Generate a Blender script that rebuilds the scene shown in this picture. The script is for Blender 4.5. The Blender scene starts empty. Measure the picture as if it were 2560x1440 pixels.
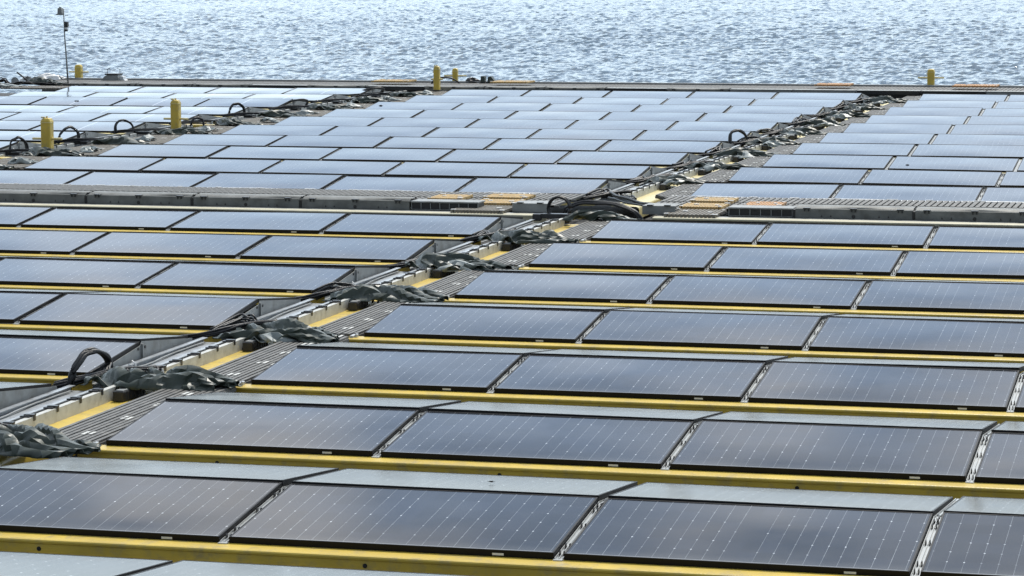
import bpy, bmesh, math, random
import numpy as np
from mathutils import Vector, Matrix, noise
R = math.radians
scene = bpy.context.scene
col = scene.collection
rnd = random.Random(7)

# ---------------------------------------------------------------- camera
YAW, PITCH, ROLL = -0.2562, 0.11464, -0.00303
fw = Vector((math.sin(YAW)*math.cos(PITCH), math.cos(YAW)*math.cos(PITCH), -math.sin(PITCH)))
rt = Vector((math.cos(YAW), -math.sin(YAW), 0)); up = rt.cross(fw)
r2 = rt*math.cos(ROLL) + up*math.sin(ROLL); u2 = up*math.cos(ROLL) - rt*math.sin(ROLL)
cd = bpy.data.cameras.new('camera'); cam = bpy.data.objects.new('camera', cd); col.objects.link(cam)
cd.sensor_width = 36; cd.lens = 101.77; cd.clip_start = .5; cd.clip_end = 9000
m = Matrix.Identity(4)
for i, v in enumerate((r2, u2, -fw)):
    for j in range(3): m[j][i] = v[j]
m[0][3], m[1][3], m[2][3] = 0, 0, 3.097
cam.matrix_world = m
scene.camera = cam

# ---------------------------------------------------------------- sky, sun, exposure
SUN_EL, SUN_AZ = R(52), R(8)          # azimuth clockwise from +y
w = bpy.data.worlds.new('World'); scene.world = w; w.use_nodes = True
N, Lk = w.node_tree.nodes, w.node_tree.links
N.clear()
def wn(t, **k):
    n = N.new(t)
    for a, b in k.items(): setattr(n, a, b)
    return n
out = wn('ShaderNodeOutputWorld')
sky = wn('ShaderNodeTexSky', sky_type='NISHITA', sun_disc=False, sun_elevation=SUN_EL, sun_rotation=SUN_AZ)
bg1 = wn('ShaderNodeBackground'); bg1.inputs[1].default_value = .1
Lk.new(sky.outputs[0], bg1.inputs[0])
tc = wn('ShaderNodeTexCoord')
sep = wn('ShaderNodeSeparateXYZ'); Lk.new(tc.outputs['Generated'], sep.inputs[0])
mp = wn('ShaderNodeMapping'); mp.inputs['Scale'].default_value = (1, 1, 3.2); Lk.new(tc.outputs['Generated'], mp.inputs[0])
def wnoise(scale, detail, rough):
    n = wn('ShaderNodeTexNoise'); n.inputs['Scale'].default_value = scale; n.inputs['Detail'].default_value = detail
    n.inputs['Roughness'].default_value = rough; Lk.new(mp.outputs[0], n.inputs['Vector']); return n
def ramp(src, stops):
    r = wn('ShaderNodeValToRGB'); e = r.color_ramp.elements
    while len(e) < len(stops): e.new(.5)
    for el, (p, c) in zip(e, stops): el.position = p; el.color = (*c, 1) if len(c) == 3 else c
    Lk.new(src, r.inputs[0]); return r
# overcast layer: luminous haze band above the shore, bluish higher cloud, mauve-grey cloud bellies
elev = ramp(sep.outputs['Z'], [(0.0, (.60,.62,.60)), (.05, (.86,.90,.89)), (.12, (1.62,1.72,1.74)), (.22, (1.54,1.66,1.76)), (.25, (1.12,1.25,1.43)),
                               (.30, (.82,.94,1.15)), (.35, (.54,.62,.77)), (.42, (.38,.43,.52)), (.62, (.66,.74,.88)), (1, (.66,.76,.92))])
cl0 = ramp(wnoise(11, 2, .5).outputs['Fac'], [(.49, (0,0,0)), (.62, (1,1,1))])
hi = wn('ShaderNodeMapRange'); Lk.new(sep.outputs['Z'], hi.inputs[0]); hi.inputs[1].default_value = .27; hi.inputs[2].default_value = .36; hi.inputs[3].default_value = .12
cl1 = wn('ShaderNodeMix', data_type='RGBA'); Lk.new(hi.outputs[0], cl1.inputs[0]); cl1.inputs[6].default_value = (0,0,0,1); Lk.new(cl0.outputs[0], cl1.inputs[7])
mixc = wn('ShaderNodeMix', data_type='RGBA'); mixc.blend_type = 'MULTIPLY'
Lk.new(elev.outputs[0], mixc.inputs[6]); 
tint = wn('ShaderNodeMix', data_type='RGBA'); Lk.new(cl1.outputs[2], tint.inputs[0])
tint.inputs[6].default_value = (.75,.86,.96,1); tint.inputs[7].default_value = (2.15,1.86,1.50,1)
Lk.new(tint.outputs[2], mixc.inputs[7]); mixc.inputs[0].default_value = 1
# the cloud deck is brightest on the sun's side and duller behind the camera
side = wn('ShaderNodeMapRange'); Lk.new(sep.outputs['Y'], side.inputs[0]); side.inputs[1].default_value = -.8; side.inputs[2].default_value = .5; side.inputs[3].default_value = .34; side.inputs[4].default_value = 1.0
bg2 = wn('ShaderNodeBackground'); Lk.new(side.outputs[0], bg2.inputs[1]); Lk.new(mixc.outputs[2], bg2.inputs[0])
ms = wn('ShaderNodeMixShader'); 
gap = ramp(wnoise(2.3, 4, .55).outputs['Fac'], [(.35, (.7,.7,.7)), (.6, (.97,.97,.97))])
Lk.new(gap.outputs[0], ms.inputs[0]); Lk.new(bg1.outputs[0], ms.inputs[1]); Lk.new(bg2.outputs[0], ms.inputs[2])
Lk.new(ms.outputs[0], out.inputs[0])
sd = bpy.data.lights.new('sun', 'SUN'); sd.energy = 2.7; sd.angle = R(6); sd.color = (1, .95, .86)
so = bpy.data.objects.new('sun', sd); col.objects.link(so)
sv = Vector((math.sin(SUN_AZ)*math.cos(SUN_EL), math.cos(SUN_AZ)*math.cos(SUN_EL), math.sin(SUN_EL)))
so.rotation_euler = sv.to_track_quat('Z', 'Y').to_euler(); so.location = sv*80
vs = scene.view_settings; vs.view_transform = 'Standard'; vs.look = 'None'; vs.exposure = .42; vs.gamma = 1; vs.use_curve_mapping = False

# ---------------------------------------------------------------- layout numbers (metres)
PITCH_X, GAP = 1.85, .055
PL, PW = PITCH_X - GAP, 1.035
SL = R(5.97); RISE = PW*math.sin(SL); RUN = PW*math.cos(SL)
X0, XL, XT = -7.25, -8.519, -19.732
YL, YT = .09, .60
def row_y(r): return 14.392 + 2.7494*r if r <= 6 else 36.45 + 2.7533*(r-7)
ORD = ['zeroth','first','second','third','fourth','fifth','sixth','seventh','eighth','ninth','tenth','eleventh']
def rowname(r): return 'cut-off bottom row' if r < 0 else (ORD[r+1] + ' full row from bottom' if r <= 6 else ORD[r-6] + ' row beyond cross walkway')

# ---------------------------------------------------------------- materials
def mat(name, color, rough=.5, metal=0, spec=.5, var=.0, vscale=8, bump=0, bscale=30, dirt=None, dscale=3, coord='Object'):
    M = bpy.data.materials.new(name); M.use_nodes = True
    n, l = M.node_tree.nodes, M.node_tree.links; b = n['Principled BSDF']
    b.inputs['Roughness'].default_value = rough; b.inputs['Metallic'].default_value = metal
    b.inputs['Specular IOR Level'].default_value = spec
    b.inputs['Base Color'].default_value = (*color, 1)
    t = n.new('ShaderNodeTexCoord'); src = t.outputs[coord]
    oi = n.new('ShaderNodeObjectInfo'); ad = n.new('ShaderNodeVectorMath'); ad.operation = 'ADD'
    sc = n.new('ShaderNodeVectorMath'); sc.operation = 'SCALE'; sc.inputs[0].default_value = (37, 21, 13)
    l.new(oi.outputs['Random'], sc.inputs['Scale']); l.new(src, ad.inputs[0]); l.new(sc.outputs[0], ad.inputs[1]); src = ad.outputs[0]
    c = None
    if var:
        z = n.new('ShaderNodeTexNoise'); z.inputs['Scale'].default_value = vscale; z.inputs['Detail'].default_value = 6; l.new(src, z.inputs[0])
        r = n.new('ShaderNodeValToRGB'); r.color_ramp.elements[0].position = .3; r.color_ramp.elements[1].position = .7
        r.color_ramp.elements[0].color = (*[v*(1-var) for v in color], 1); r.color_ramp.elements[1].color = (*[min(1, v*(1+var)) for v in color], 1)
        l.new(z.outputs[0], r.inputs[0]); c = r.outputs[0]
    if dirt:
        z = n.new('ShaderNodeTexNoise'); z.inputs['Scale'].default_value = dscale; z.inputs['Detail'].default_value = 8; z.inputs['Roughness'].default_value = .65; l.new(src, z.inputs[0])
        r = n.new('ShaderNodeValToRGB'); r.color_ramp.elements[0].position = .5; r.color_ramp.elements[1].position = .72; l.new(z.outputs[0], r.inputs[0])
        x = n.new('ShaderNodeMix'); x.data_type = 'RGBA'; l.new(r.outputs[0], x.inputs[0])
        if c: l.new(c, x.inputs[6])
        else: x.inputs[6].default_value = (*color, 1)
        x.inputs[7].default_value = (*dirt, 1); c = x.outputs[2]
    if c: l.new(c, b.inputs['Base Color'])
    if bump:
        z = n.new('ShaderNodeTexNoise'); z.inputs['Scale'].default_value = bscale; z.inputs['Detail'].default_value = 5; l.new(src, z.inputs[0])
        u = n.new('ShaderNodeBump'); u.inputs['Strength'].default_value = bump; u.inputs['Distance'].default_value = .01
        l.new(z.outputs[0], u.inputs['Height']); l.new(u.outputs[0], b.inputs['Normal'])
    return M

def glass_mat(name, base, line, seam, dust=.10, ro=.035):
    """cells seen through textured glass: lines between columns, small diamonds where four cells meet"""
    M = bpy.data.materials.new(name); M.use_nodes = True
    n, l = M.node_tree.nodes, M.node_tree.links; b = n['Principled BSDF']
    def ma(op, a, bb=None, c=None):
        x = n.new('ShaderNodeMath'); x.operation = op
        for i, v in enumerate((a, bb, c)):
            if v is None: continue
            if isinstance(v, (int, float)): x.inputs[i].default_value = v
            else: l.new(v, x.inputs[i])
        return x.outputs[0]
    t = n.new('ShaderNodeTexCoord'); s = n.new('ShaderNodeSeparateXYZ'); l.new(t.outputs['Object'], s.inputs[0])
    X, Y = s.outputs[0], s.outputs[1]
    cx, cy = (PL-.05)/20, (PW-.04)/6
    px = ma('DIVIDE', ma('SUBTRACT', X, .025), cx); py = ma('DIVIDE', ma('SUBTRACT', Y, .02), cy)
    dx = ma('MULTIPLY', ma('ABSOLUTE', ma('SUBTRACT', px, ma('ROUND', px))), cx)
    dy = ma('MULTIPLY', ma('ABSOLUTE', ma('SUBTRACT', py, ma('ROUND', py))), cy)
    lx = ma('LESS_THAN', dx, .0014)
    dia = ma('LESS_THAN', ma('ADD', ma('MULTIPLY', dx, 1.0), ma('MULTIPLY', dy, .6)), .0062)
    # per-crossing brightness and per-column line strength
    wv = n.new('ShaderNodeTexWhiteNoise'); wv.noise_dimensions = '3D'
    cmb = n.new('ShaderNodeCombineXYZ'); l.new(ma('ROUND', px), cmb.inputs[0]); l.new(ma('ROUND', py), cmb.inputs[1])
    oi = n.new('ShaderNodeObjectInfo'); l.new(ma('MULTIPLY', oi.outputs['Random'], 91), cmb.inputs[2]); l.new(cmb.outputs[0], wv.inputs[0])
    wl = n.new('ShaderNodeTexNoise'); wl.inputs['Scale'].default_value = 3; 
    av = n.new('ShaderNodeVectorMath'); av.operation = 'ADD'; sc = n.new('ShaderNodeVectorMath'); sc.operation = 'SCALE'; sc.inputs[0].default_value = (41, 17, 5)
    l.new(oi.outputs['Random'], sc.inputs['Scale']); l.new(t.outputs['Object'], av.inputs[0]); l.new(sc.outputs[0], av.inputs[1]); l.new(av.outputs[0], wl.inputs[0])
    # sparse droppings and rinse marks
    vo = n.new('ShaderNodeTexVoronoi'); vo.inputs['Scale'].default_value = 2.6; l.new(av.outputs[0], vo.inputs[0])
    sv_ = n.new('ShaderNodeSeparateColor'); l.new(vo.outputs['Color'], sv_.inputs[0])
    nz = n.new('ShaderNodeTexNoise'); nz.inputs['Scale'].default_value = 60; l.new(av.outputs[0], nz.inputs[0])
    drop = ma('MULTIPLY', ma('LESS_THAN', ma('MULTIPLY_ADD', nz.outputs[0], .018, vo.outputs['Distance']), ma('MULTIPLY_ADD', sv_.outputs[1], .022, .010)), ma('GREATER_THAN', sv_.outputs[0], .86))
    # the two halves are parted by a wider dark seam in the middle (no line there)
    mid = ma('GREATER_THAN', ma('ABSOLUTE', ma('SUBTRACT', px, 10)), .6)
    inside = ma('MULTIPLY', ma('GREATER_THAN', py, .15), ma('LESS_THAN', py, 5.85))
    lf = ma('MULTIPLY', ma('MULTIPLY', lx, mid), ma('MULTIPLY_ADD', wl.outputs[0], 1.1, -.15))
    df = ma('MULTIPLY', ma('MULTIPLY', ma('MULTIPLY', dia, mid), inside), ma('MULTIPLY_ADD', ma('POWER', wv.outputs['Value'], 1.6), .80, .12))
    fac = ma('MINIMUM', ma('MAXIMUM', ma('MULTIPLY', lf, line), df), 1)
    fac = ma('MAXIMUM', fac, ma('MULTIPLY', drop, .8))
    if seam: fac = ma('MAXIMUM', fac, ma('MULTIPLY', ma('LESS_THAN', ma('ABSOLUTE', ma('SUBTRACT', X, PL/2)), .012), seam))
    # cell tone drifts from cell to cell; thin uneven dust film
    wc = n.new('ShaderNodeTexWhiteNoise'); wc.noise_dimensions = '3D'; cm2 = n.new('ShaderNodeCombineXYZ')
    l.new(ma('FLOOR', px), cm2.inputs[0]); l.new(ma('FLOOR', py), cm2.inputs[1]); l.new(ma('MULTIPLY', oi.outputs['Random'], 77), cm2.inputs[2]); l.new(cm2.outputs[0], wc.inputs[0])
    cell = n.new('ShaderNodeMix'); cell.data_type = 'RGBA'; l.new(wc.outputs['Value'], cell.inputs[0])
    cell.inputs[6].default_value = (base[0]*.7, base[1]*.7, base[2]*.65, 1); cell.inputs[7].default_value = (base[0]*1.5, base[1]*1.4, base[2]*1.3, 1)
    dn = n.new('ShaderNodeTexNoise'); dn.inputs['Scale'].default_value = 2.2; dn.inputs['Detail'].default_value = 7; dn.inputs['Roughness'].default_value = .6; l.new(av.outputs[0], dn.inputs[0])
    edge = ma('MAXIMUM', ma('SUBTRACT', 1, ma('MULTIPLY', Y, 9)), 0)     # dust collects along the low edge
    du = n.new('ShaderNodeMix'); du.data_type = 'RGBA'
    l.new(ma('MULTIPLY_ADD', dn.outputs[0], dust, ma('MULTIPLY', edge, .14)), du.inputs[0]); l.new(cell.outputs[2], du.inputs[6]); du.inputs[7].default_value = (.36,.35,.32,1)
    fac = ma('MAXIMUM', fac, ma('MULTIPLY', ma('LESS_THAN', Y, .020), .5))     # bright rim reflection painted as a pale strip along the near edge
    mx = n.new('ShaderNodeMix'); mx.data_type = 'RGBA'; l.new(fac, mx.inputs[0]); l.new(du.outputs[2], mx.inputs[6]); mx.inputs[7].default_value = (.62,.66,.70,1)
    l.new(mx.outputs[2], b.inputs['Base Color'])
    b.inputs['IOR'].default_value = 1.5
    l.new(ma('MULTIPLY_ADD', dn.outputs[0], .14, ro), b.inputs['Roughness'])
    bu = n.new('ShaderNodeBump'); bu.inputs['Strength'].default_value = .25; bu.inputs['Distance'].default_value = .01
    n3 = n.new('ShaderNodeTexNoise'); n3.inputs['Scale'].default_value = 1.3; n3.inputs['Detail'].default_value = 1; l.new(av.outputs[0], n3.inputs[0]); l.new(n3.outputs[0], bu.inputs['Height'])
    l.new(bu.outputs[0], b.inputs['Normal'])
    return M

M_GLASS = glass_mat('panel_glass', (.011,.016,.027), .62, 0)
M_GLASS_R = glass_mat('rear_slope_glass', (.022,.026,.030), .6, 0, .26, .13)  # rear slopes: paler base, stronger grey film and rougher than the front glass
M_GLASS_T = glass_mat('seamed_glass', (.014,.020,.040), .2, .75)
M_FRAME = mat('black_frame', (.005,.005,.006), .5, 0, .22, .2, 12)
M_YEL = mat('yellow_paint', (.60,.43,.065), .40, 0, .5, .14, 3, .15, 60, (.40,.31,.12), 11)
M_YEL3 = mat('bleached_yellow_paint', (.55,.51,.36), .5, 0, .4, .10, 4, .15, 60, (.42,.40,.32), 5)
M_YEL2 = mat('pale_yellow_paint', (.66,.56,.25), .45, 0, .5, .10, 4, .15, 60, (.56,.49,.27), 5)  # paler yellow: glare on the far beams put into the colour; also bollard fittings
M_ALU = mat('galvanised_steel', (.55,.57,.58), .42, .35, .5, .15, 14, .1, 90, (.34,.34,.33), 9)
M_ALUW = mat('pale_aluminium', (.46,.48,.48), .35, .25, .5, .08, 14, 0, 90, (.5,.5,.48), 12)
M_TRAY = mat('tray_steel', (.36,.38,.39), .38, .4, .5, .15, 14, .1, 90, (.22,.22,.21), 9)
M_ALU2 = mat('dull_aluminium', (.50,.50,.46), .5, .1, .5, .1, 14, 0, 90, (.36,.35,.31), 12)
M_GREY = mat('grey_steel', (.25,.26,.255), .5, .2, .5, .15, 6, .1, 60, (.16,.155,.14), 5)
M_PLANK = mat('grey_grating', (.115,.113,.105), .6, 0, .4, .25, 9, .2, 50, (.22,.21,.19), 14)
M_BROWN = mat('weathered_grating', (.16,.145,.12), .7, 0, .4, .25, 7, .2, 50, (.25,.24,.21), 12)
M_TAN = mat('tan_grating', (.50,.33,.12), .6, 0, .4, .18, 14, .2, 60, (.40,.31,.17), 10)
M_ORANGE = mat('orange_grating', (.52,.27,.10), .6, 0, .4, .18, 14, .2, 60, (.42,.30,.2), 10)
M_MARK = mat('white_mark', (.72,.72,.68), .6, 0, .4, .15, 60)
M_BLACK = mat('black_rubber', (.016,.016,.017), .45, 0, .5, .3, 20, .3, 120)
M_PLAS = mat('black_plastic', (.022,.022,.023), .35, 0, .5, .2, 20)
M_TARP = mat('green_grey_tarpaulin', (.034,.046,.036), .44, 0, .45, .12, 5, .5, 16, (.055,.068,.056), 4)
M_TARP2 = mat('pale_tarpaulin', (.26,.29,.28), .45, 0, .6, .25, 5, .25, 25, (.16,.18,.17), 6)
M_DECK = mat('dark_float', (.035,.036,.036), .7, 0, .3, .3, 2, .2, 30)
M_WHITE = mat('white_sheet', (.72,.72,.70), .5, 0, .5, .1, 8)

# ---------------------------------------------------------------- mesh helpers
class MB:
    def __init__(s): s.v, s.f, s.sm = [], [], []
    def box(s, x0, x1, y0, y1, z0, z1):
        b = len(s.v); s.v += [(x, y, z) for z in (z0, z1) for y in (y0, y1) for x in (x0, x1)]
        for f in ((0,2,3,1),(4,5,7,6),(0,1,5,4),(2,6,7,3),(0,4,6,2),(1,3,7,5)): s.f.append([b+i for i in f]); s.sm.append(False)
        return s
    def prism(s, poly, axis, a0, a1, smooth=False):
        """extrude closed polygon; axis 'x': poly is (y,z); 'y': poly is (x,z); 'z': poly is (x,y)"""
        b = len(s.v); n = len(poly)
        for a in (a0, a1):
            for p, q in poly: s.v.append({'x': (a, p, q), 'y': (p, a, q), 'z': (p, q, a)}[axis])
        for i in range(n):
            j = (i+1) % n; s.f.append([b+i, b+j, b+n+j, b+n+i]); s.sm.append(smooth)
        s.f.append([b+i for i in range(n)][::-1]); s.sm.append(False); s.f.append([b+n+i for i in range(n)]); s.sm.append(False)
        return s
    def tube(s, pts, r, n=7):
        pts = [Vector(p) for p in pts]; b = len(s.v); up0 = Vector((.13,.21,.97)).normalized()
        for i, p in enumerate(pts):
            t = (pts[min(i+1, len(pts)-1)] - pts[max(i-1, 0)]).normalized()
            a = t.cross(up0); 
            if a.length < .15: a = t.cross(Vector((1, .1, 0)))
            a.normalize(); c = t.cross(a)
            rr = r[i] if isinstance(r, (list, tuple)) else r
            for k in range(n):
                an = 2*math.pi*k/n; q = p + a*math.cos(an)*rr + c*math.sin(an)*rr; s.v.append(tuple(q))
        for i in range(len(pts)-1):
            for k in range(n):
                k2 = (k+1) % n; s.f.append([b+i*n+k, b+i*n+k2, b+(i+1)*n+k2, b+(i+1)*n+k]); s.sm.append(True)
        s.f.append([b+k for k in range(n)][::-1]); s.sm.append(False); s.f.append([b+(len(pts)-1)*n+k for k in range(n)]); s.sm.append(False)
        return s
    def grid(s, P, nu, nv, smooth=True):
        b = len(s.v); s.v += P
        for j in range(nv-1):
            for i in range(nu-1): s.f.append([b+j*nu+i, b+j*nu+i+1, b+(j+1)*nu+i+1, b+(j+1)*nu+i]); s.sm.append(smooth)
        return s
    def mesh(s, name, M, bevel=0, fix=True):
        me = bpy.data.meshes.new(name); me.from_pydata(s.v, [], s.f); me.polygons.foreach_set('use_smooth', s.sm)
        if fix or bevel:
            bm = bmesh.new(); bm.from_mesh(me)
            if bevel: bmesh.ops.bevel(bm, geom=[e for e in bm.edges if len(e.link_faces) == 2 and e.calc_face_angle(0) > .5], offset=bevel, segments=1, affect='EDGES')
            bmesh.ops.recalc_face_normals(bm, faces=bm.faces); bm.to_mesh(me); bm.free()
        me.materials.append(M); return me
def link(name, me, parent=None, loc=None, rot=None):
    o = bpy.data.objects.new(name, me); col.objects.link(o)
    if parent: o.parent = parent
    if loc is not None: o.location = loc
    if rot is not None: o.rotation_euler = rot
    return o
used = {}
def thing(name, label, cat, loc=(0,0,0), rot=(0,0,0), group=None, me=None):
    o = link(name, me, None, loc, rot); o['label'] = label; o['category'] = cat
    if group: o['group'] = group
    used.setdefault(label, []).append(o.name)
    return o
def copy_tree(o, parent=None, loc=None, rot=None, label=None):
    c = o.copy(); col.objects.link(c); c.parent = parent
    if loc is not None: c.location = loc
    if rot is not None: c.rotation_euler = rot
    if label: c['label'] = label; used.setdefault(label, []).append(c.name)
    for ch in KIDS.get(o.name, []): 
        d = copy_tree(ch, c); KIDS.setdefault(c.name, []).append(d)
    return c
KIDS = {}
def part(name, me, parent, loc=None, rot=None):
    o = link(name, me, parent, loc, rot); KIDS.setdefault(parent.name, []).append(o); return o
def struct(name, me):
    o = link(name, me); o['kind'] = 'structure'; return o

# ---------------------------------------------------------------- water
def build_water():
    rs = np.random.RandomState(5)
    nu, nv = 640, 900
    az = np.linspace(R(-31), R(1), nu); d = 64*(250/64)**np.linspace(0, 1, nv)
    A, D = np.meshgrid(az, d)
    X, Y = D*np.sin(A), D*np.cos(A); Z = np.zeros_like(X)
    for k in range(90):
        lam = .28*(4.8**rs.rand()); th = R(200) + rs.normal()*R(40)
        k0 = 2*math.pi/lam; amp = .0094*lam**.74
        ph = rs.rand()*6.28; wx = np.sin(X*.07*rs.normal()+Y*.06*rs.normal()+ph*3)*1.2
        s = np.sin(k0*(X*math.sin(th)+Y*math.cos(th))+ph+wx)
        Z += amp*(1-np.abs(s)*1.4 if k % 3 == 0 else s)*(.6+.4*np.sin(.11*X+ph*2)*np.sin(.05*Y+ph))
    Z -= Z.mean(); Z *= 1+.10*np.sin(X*.045+Y*.02+1)*np.sin(Y*.05-X*.03)+.08*np.sin(X*.16-Y*.11)
    f = np.clip((D-66)/4, 0, 1)
    Z = Z*f - .42
    edge = np.minimum(np.minimum(np.arange(nu)[None, :], nu-1-np.arange(nu)[None, :])/12., (nv-1-np.arange(nv)[:, None])/12.)
    Z = Z - (1-np.clip(edge, 0, 1))*.12
    verts = np.stack([X, Y, Z], -1).reshape(-1, 3)
    i = (np.arange(nv-1)[:, None]*nu + np.arange(nu-1)[None, :]).ravel()
    faces = np.stack([i, i+1, i+nu+1, i+nu], 1)
    n0 = len(verts); S = 6000
    verts = np.vstack([verts, [[-S,-S,-.56],[S,-S,-.56],[S,S,-.56],[-S,S,-.56]]]); faces = np.vstack([faces, [[n0,n0+1,n0+2,n0+3]]])
    me = bpy.data.meshes.new('water'); me.from_pydata(verts.tolist(), [], faces.tolist())
    me.polygons.foreach_set('use_smooth', [True]*len(faces))
    M = bpy.data.materials.new('lake_water'); M.use_nodes = True; n, l = M.node_tree.nodes, M.node_tree.links; b = n['Principled BSDF']
    b.inputs['Base Color'].default_value = (.075,.125,.17,1); b.inputs['Roughness'].default_value = .09; b.inputs['IOR'].default_value = 1.333
    t = n.new('ShaderNodeTexCoord'); prev = None
    for sc, st, dd in ((2.2, .45, .15), (6.5, .4, .05)):
        z = n.new('ShaderNodeTexNoise'); z.inputs['Scale'].default_value = sc; z.inputs['Detail'].default_value = 3; l.new(t.outputs['Object'], z.inputs[0])
        u = n.new('ShaderNodeBump'); u.inputs['Strength'].default_value = st; u.inputs['Distance'].default_value = dd; l.new(z.outputs[0], u.inputs['Height'])
        if prev: l.new(prev, u.inputs['Normal'])
        prev = u.outputs[0]
    l.new(prev, b.inputs['Normal']); me.materials.append(M)
    struct('water', me)
build_water()

# floating deck under everything (dark float bodies in the shade of the panels)
dk = MB(); dk.box(-32, 12, 2, 34.0, -.5, -.30); dk.box(-32, 12, 34.0, 66.9, -.5, -.302)
struct('pontoon_deck', dk.mesh('pontoon_deck', M_DECK))

# ---------------------------------------------------------------- solar panels
def frame_mesh():
    f = MB(); t, h = .011, .036
    f.box(0, PL, 0, t, -h, 0); f.box(0, PL, PW-t, PW, -h, 0); f.box(0, t, t, PW-t, -h, 0); f.box(PL-t, PL, t, PW-t, -h, 0)
    return f.mesh('frame', M_FRAME, .0012)
def glass_mesh(M, seed, sag=-.0035):
    nu, nv = 15, 9; P = []; rr = random.Random(seed); a, b = rr.uniform(-.0015, .0015), rr.uniform(-.001, .001)
    for j in range(nv):
        for i in range(nu):
            u, v = i/(nu-1), j/(nv-1)
            z = -.0015 - sag*math.sin(math.pi*u)*math.sin(math.pi*v) + a*math.sin(2*math.pi*u)*math.sin(math.pi*v) + b*math.sin(2*math.pi*v)*math.sin(math.pi*u)
            P.append((.0115+u*(PL-.023), .0115+v*(PW-.023), z))
    g = MB().grid(P, nu, nv); me = g.mesh('glass', M, 0, False); return me
ME_FRAME = frame_mesh()
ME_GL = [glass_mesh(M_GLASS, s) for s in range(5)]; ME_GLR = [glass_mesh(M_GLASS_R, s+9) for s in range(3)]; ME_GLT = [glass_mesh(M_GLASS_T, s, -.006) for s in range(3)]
ME_STK = MB().box(PL*.815, PL*.815+.062, -.0016, -.0003, -.029, -.017).mesh('label_sticker', M_WHITE)
def panel(blk, r, k, far=False):
    xb = {'R': X0, 'L': XL, 'T': XT}[blk]; y = row_y(r) + {'R': 0, 'L': YL, 'T': YT}[blk]
    x = xb + k*PITCH_X + GAP
    n = k+1 if blk == 'R' else -k
    side = {'R': 'right of main walkway', 'L': 'left of main walkway', 'T': 'left of bollard walkway'}[blk]
    jx, jy = rnd.gauss(0, .0030), rnd.gauss(0, .0022)
    if blk == 'T': jx += {14: .010, 15: -.024, 13: -.024, 11: -.004, 16: -.022, 12: -.014, 10: -.018}.get(r, -.012)
    tone = 'pale blue' if r > 6 else 'dark blue'
    if far: lab = f'pale grey rear-slope panel, {ORD[n]} {side}, {rowname(r)}'; loc = (x, y+RUN+.012, RISE+.009); rot = (-SL+jx*.5, jy, 0)
    else: lab = f'{tone} viewer-facing panel, {ORD[n]} {side}, {rowname(r)}'; loc = (x, y, 0); rot = (SL+jx, jy, 0)
    g = {'R': 'solar panels right of the main walkway', 'L': 'solar panels left of the main walkway', 'T': 'solar panels left of the bollard walkway'}[blk]
    t = thing('solar_panel', lab, 'solar panel', loc, rot, g)
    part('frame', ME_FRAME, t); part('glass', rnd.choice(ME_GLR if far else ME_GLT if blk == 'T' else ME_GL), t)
    if not far and r < 9: part('label_sticker', ME_STK, t)
def in_view(x0, x1, y, extra=1.2):
    a0, a1 = math.atan2(x0-extra, y), math.atan2(x1+extra, y)
    return a1 > R(-24.9) and a0 < R(-4.3)
GAPS = []
for r in range(-1, 17):
    for k in range(0, 5):
        x = X0+k*PITCH_X
        if not in_view(x, x+PL, row_y(r)+(1.8 if r < 0 else .5)): continue
        if r >= 0: panel('R', r, k)
        if r <= 7: panel('R', r, k, True)
        if k > 0: GAPS.append(('R', r, k, x))
    if r >= 1:
        for k in range(-5, 0):
            x = XL+k*PITCH_X
            if not in_view(x, x+PL, row_y(r)+1): continue
            panel('L', r, k)
            if r <= 7: panel('L', r, k, True)
            if k > -5: GAPS.append(('L', r, k, x))
    if r >= 8:
        for k in range(-4, 0):
            x = XT+k*PITCH_X
            if not in_view(x, x+PL, row_y(r)+1): continue
            panel('T', r, k)
            if k > -4: GAPS.append(('T', r, k, x))

# ---------------------------------------------------------------- rails with clips in the gaps between panels
def rail_parts():
    rl = MB(); z = -.036
    for s0, s1 in ((0, RUN), (RUN, 2*RUN+.10)):
        y0, y1 = s0, s1; za = z + (RISE if s0 > 0 else 0); zb = z + (RISE if s0 == 0 else 0)
        for (a, b, h) in ((.004, .050, 0), (.004, .008, .012), (.046, .050, .012), (.025, .029, .010)):
            bb = len(rl.v); 
            rl.v += [(a, y0, za-.01), (b, y0, za-.01), (b, y1, zb-.01), (a, y1, zb-.01), (a, y0, za+h), (b, y0, za+h), (b, y1, zb+h), (a, y1, zb+h)]
            for f in ((0,3,2,1),(4,5,6,7),(0,1,5,4),(2,3,7,6),(1,2,6,5),(3,0,4,7)): rl.f.append([bb+i for i in f]); rl.sm.append(False)
    rl.box(.002, .052, -.03, .0, -.062, -.030); rl.box(.002, .053, 2*RUN+.02, 2*RUN+.20, -.06, -.045)
    cl = []
    for yy in (.06, .19, .55, .84, .93):
        c = MB(); zz = z - .008 + yy*math.tan(SL)
        for xx in (.012, .034):
            c.prism([(xx, zz-.002), (xx+.009, zz-.002), (xx+.006, zz+.036), (xx+.003, zz+.036)], 'y', yy, yy+.028)
        c.box(.010, .046, yy+.004, yy+.024, zz-.004, zz+.010); cl.append(c.mesh('clip', M_PLAS))
    cb = MB()
    rr = random.Random(3)
    p = [(.03+rr.uniform(-.01, .01), .95+i*.05, z+RISE*(1-abs(i-2)*.08)+rr.uniform(0, .02)) for i in range(9)]
    cb.tube(p, .006, 5)
    return rl.mesh('rail', M_ALUW), cl, cb.mesh('cable', M_BLACK)
ME_RAIL, ME_CLIPS, ME_RCAB = rail_parts()
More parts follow.
